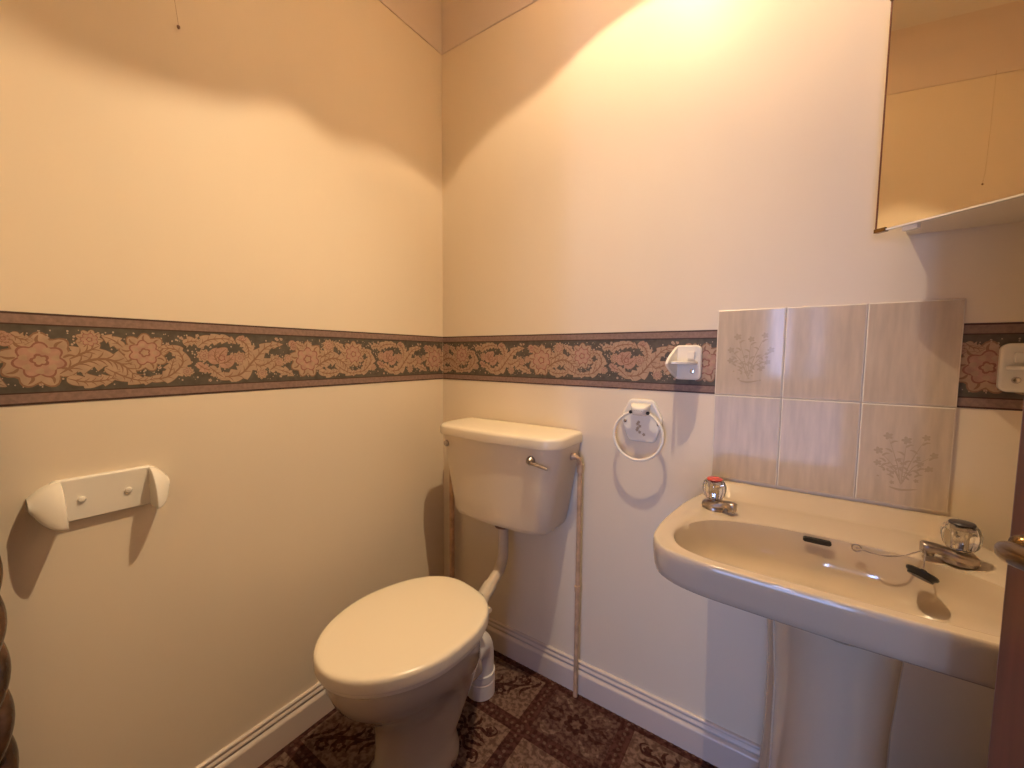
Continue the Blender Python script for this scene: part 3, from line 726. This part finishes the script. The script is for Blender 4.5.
# ------------------------------------------------------------------ shelf brackets
def bracket(x, mirror, label):
    b = thing('shelf_bracket', label, 'bracket', (x, 0, 1.131), 0, 'white ceramic shelf brackets')
    s = mirror; q = MB(); hz_ = .048
    def rr(hw, hh, r, y, cx=0, n=7):
        P = []
        for cx_, cz_, a0 in ((hw-r, hh-r, 0), (-hw+r, hh-r, PI/2), (-hw+r, -hh+r, PI), (hw-r, -hh+r, 1.5*PI)):
            for k in range(n+1): a = a0+PI/2*k/n; P.append(((cx+cx_+r*math.cos(a)), y, cz_+r*math.sin(a)))
        return P
    q.rings([rr(.036, hz_, .014, -.0005), rr(.036, hz_, .014, -.010), rr(.033, hz_-.003, .012, -.0135)])
    # upright half round fin at the outer side
    fx = -.030*s; pr = [(-.066*(1-abs(v)**1.45), (hz_-.004)*v-.004*(1-abs(v))) for v in [-1+2*k/24 for k in range(25)]]
    q.rings([[(fx+dx+(-.010*s)*(-y/.062), -.010+y*sc, z*sc) for y, z in pr] for dx, sc in ((-.0045, .93), (-.0028, 1), (.0028, 1), (.0045, .93))])
    # quarter round ledge for the glass
    pr = [(fx, -.010)]+[(fx+s*.058*math.sin(a)*1.0, -.010-.060*math.cos(a)) for a in [PI/2*k/14 for k in range(15)]]
    q.rings([[(x_, y, z) for x_, y in pr] for z in (-.004, .003)])
    pr2 = [(fx, -.010)]+[(fx+s*.030*math.sin(a), -.010-.040*math.cos(a)) for a in [PI/2*k/10 for k in range(11)]]
    q.build('bracket_body', M['white'], b, bevel=.0012, seg=2)
    q = MB(); q.lathe([(.0062, .010), (.0064, .015), (.0048, .0175), (.001, .018)], 20, Matrix.Translation((.014*s, 0, -.024)) @ Matrix.Rotation(PI/2, 4, 'X')); q.build('screw', M['chrome'], b)
    q = MB(); q.box((.002*s if s > 0 else -.020, -.024, .010), (.020 if s > 0 else -.002, -.012, .030)); q.build('shelf_grip', M['white'], b, bevel=.002)
bracket(.947, 1, 'white ceramic shelf bracket on floral border left of the tiles')
bracket(1.560, -1, 'white ceramic shelf bracket on floral border at far right edge above basin')

# ------------------------------------------------------------------ towel ring
tr = thing('towel_ring', 'white towel ring with hexagonal ceramic plate below floral border', 'towel ring', (.823, 0, .955))
q = MB()
hexp = [(-.036, .064), (.036, .064), (.064, .004), (.042, -.064), (-.036, -.064), (-.062, .004)]
def rnd_poly(P, r, s_=1):
    o = []
    for i in range(len(P)):
        a, b, c = Vector(P[i-1]), Vector(P[i]), Vector(P[(i+1) % len(P)]); u = b+(a-b).normalized()*r; v = b+(c-b).normalized()*r
        for k in range(5): t = k/4; p = (1-t)**2*u+2*t*(1-t)*b+t*t*v; o.append((p.x*s_, p.y*s_))
    return o
q.rings([[(x, y, z) for x, z in rnd_poly(hexp, .012, s_)] for y, s_ in ((-.0005, 1), (-.008, 1), (-.011, .96), (-.0115, .86), (-.0095, .82), (-.0095, .3))])
hub = [(-.028, -.003, .050), (.028, -.003, .050)]
R = []
for y, hw, z0, z1 in ((-.009, .030, .018, .052), (-.020, .029, .016, .051), (-.032, .026, .018, .047), (-.040, .020, .023, .042), (-.042, .012, .028, .038)):
    R.append([(x, y, z) for x, z in rnd_poly([(-hw, z1), (hw, z1), (hw*.7, z0), (-hw*.7, z0)], .006)])
q.rings(R)
q.build('plate', M['white'], tr)
q = MB(); r_ = random.Random(4)
for k in range(7):
    u, v = r_.uniform(-.012, .012), -.005-k*.006; pp = star(u, v, .0055, 5, .45, 20)
    for j in range(20): q.face([(u, -.0098, v), (pp[j][0], -.0098, pp[j][1]), (pp[(j+1) % 20][0], -.0098, pp[(j+1) % 20][1])])
q.build('flower_print', M['tile_print'], tr, smooth=False, recalc=False)
q = MB(); rr_ = .072; cz = -.042
q.tube([(rr_*math.sin(a)-.001, -.028-.010*(1-math.cos(a))*.5, cz+rr_*math.cos(a)) for a in [2*PI*k/60 for k in range(61)]], .0042, 12); q.build('ring', M['white'], tr)
for dx in (-.024, .026):
    q = MB(); q.lathe([(.0052, .0), (.0052, .0028)], 16, Matrix.Translation((dx, -.031, .027)) @ Matrix.Rotation(PI/2, 4, 'X')); q.build('ring_hole', M['dark'], tr)
for dx, dz in ((-.047, -.004), (.052, -.006)):
    q = MB(); q.lathe([(.0048, .010), (.005, .012), (.001, .0145)], 16, Matrix.Translation((dx, 0, dz)) @ Matrix.Rotation(PI/2, 4, 'X')); q.build('screw', M['chrome'], tr)

# ------------------------------------------------------------------ corner mirror cabinet
CBX, CBY = 1.3157, -.085
cb = thing('mirror_cabinet', 'corner wall cabinet with large mirror door above the basin', 'cabinet', (CBX, CBY, 0))
MA = math.radians(-39.5); d = Vector((math.cos(MA), math.sin(MA), 0)); nn = Vector((-math.sin(MA)*-1, 0, 0)); nn = Vector((math.sin(MA), -math.cos(MA), 0))  # facing room
o0 = Vector((CBX, CBY, 0)); ML = (W-.006-CBX)/math.cos(MA)
q = MB(); th = .016
A0 = o0-nn*th+d*.035; A1 = o0-nn*th+d*(ML-.01)
foot = [(1.377, -.002), (W-.002, -.002), (W-.002, A1.y), (A0.x, A0.y)]
for zz in (0,): pass
q.rings([[Vector((x-CBX, y-CBY, z)) for x, y in foot] for z in (1.412, 1.860)]); q.build('cabinet_body', M['cab'], cb, bevel=.001)
def pl(a, t, z): p = d*a - nn*t; return Vector((p.x, p.y, z))
def pbox(mb, a0, a1, t0, t1, z0, z1, mi=0):
    c = [pl(a, t, z) for z in (z0, z1) for t in (t0, t1) for a in (a0, a1)]; k = len(mb.v); mb.v += [tuple(p) for p in c]
    for f in ((0,2,3,1), (4,5,7,6), (0,1,5,4), (2,6,7,3), (0,4,6,2), (1,3,7,5)): mb.f.append(tuple(k+i for i in f)); mb.m.append(mi)
q = MB(); pbox(q, 0, ML, 0, .005, 1.4088, 1.8612); md = q.build('mirror_door', M['mirror'], cb, smooth=False)
q = MB(); pbox(q, 0, ML, .005, .015, 1.4088, 1.8612); q.build('door_board', M['cab'], cb, smooth=False)
q = MB(); pbox(q, .0, ML, -.0015, .006, 1.4063, 1.4095); q.build('bottom_trim', M['white'], md, smooth=False)
q = MB(); pbox(q, -.0015, .0008, -.001, .006, 1.4088, 1.8612); q.build('side_trim', M['frame_wood'], md, smooth=False)
for z in (1.4088, 1.8612):
    q = MB(); pbox(q, -.003, .018, -.003, .008, z-.004, z+.004); q.build('mirror_clip', M['brass'], md, bevel=.001)
q = MB(); pbox(q, .040, .064, .008, .020, 1.3985, 1.4115); q.build('lit_side_block', M['white'], cb, bevel=.001)  # white block added in place of the lamplit strip of the cabinet side

# ------------------------------------------------------------------ ceiling lamp (source of the warm light, above the frame)
# unseen glass shade: rim shaped to throw the uneven shadow edge on the walls (azimuth in degrees, drop per unit of distance)
RIM = [(70, .65), (97, .647), (113, .657), (130, .690), (145, .632), (152, .662), (164, .681), (181, .758), (189, .715), (201, .757), (208, .748), (213, .721), (218, .665), (240, .70), (265, .65), (290, .71), (315, .66), (340, .71), (365, .66), (390, .70), (410, .66), (430, .65)]
def wavy(d):
    if d < 70: d += 360
    for (a0, t0), (a1, t1) in zip(RIM, RIM[1:]):
        if a0 <= d <= a1:
            u = (d-a0)/(a1-a0); u = u*u*(3-2*u); return 2.45-.110*(t0+(t1-t0)*u)
    return 2.375
lamp = thing('ceiling_lamp', 'ceiling lamp with scalloped amber glass shade under the ceiling near the back wall', 'lamp', (LAMP.x, LAMP.y, 0))
q = MB(); q.lathe([(.045, 2.4995), (.045, 2.494), (.030, 2.489), (.014, 2.486), (.014, 2.470)], 30); q.build('ceiling_rose', M['white'], lamp)
q = MB(); n = 240; R = []
for t, (r, z) in enumerate(((.0895, 2.463), (.090, 2.461), (.094, 2.445), (.099, 2.422), (.104, 2.400), (.110, 2.375))):
    f = (t/5)**2
    R.append([(r*math.cos(a), r*math.sin(a), z+f*(wavy(math.degrees(a))-2.375)) for a in [2*PI*k/n for k in range(n)]])
q.rings(R, cap0=False, cap1=False)
for k in range(3):
    a = 2*PI*k/3; q.tube([(.014*math.cos(a), .014*math.sin(a), 2.478), (.091*math.cos(a), .091*math.sin(a), 2.460)], .0012, 6)
q.build('lamp_shade', M['shade'], lamp)

# ------------------------------------------------------------------ twisted pole at the left edge
q = MB(); R = []; n = 40; NZ = 300; zt_ = 1.15; pitch = .088*3
for k in range(NZ+1):
    z = zt_*k/NZ; ph = 2*PI*z/pitch
    R.append([(.058+ (.029+.0125*abs(math.cos(1.5*(a-ph)))**.9)*math.cos(a), -1.197+(.029+.0125*abs(math.cos(1.5*(a-ph)))**.9)*math.sin(a), z) for a in [2*PI*j/n for j in range(n)]])
q.rings(R); tag(q.build('twisted_pole', M['twist']), 'dark brown glossy twisted pole at the lower left edge against wall', 'pole')
# light pull cord end on the left wall
q = MB(); q.tube([(.012, -.858, 2.33), (.011, -.856, 2.10), (.0095, -.853, 1.93), (.008, -.848, 1.886)], .0004, 6)
q.lathe([(.0005, .004), (.0028, .002), (.0032, -.001), (.0022, -.004), (.0005, -.005)], 14, Matrix.Translation((.008, -.848, 1.881)), mi=1)
M['cord'] = mat('tan_cord', (.42, .27, .15), .7)
tag(q.build('pull_cord', [M['cord'], M['fitting']]), 'thin brown cord end hanging against left wall near ceiling', 'cord')
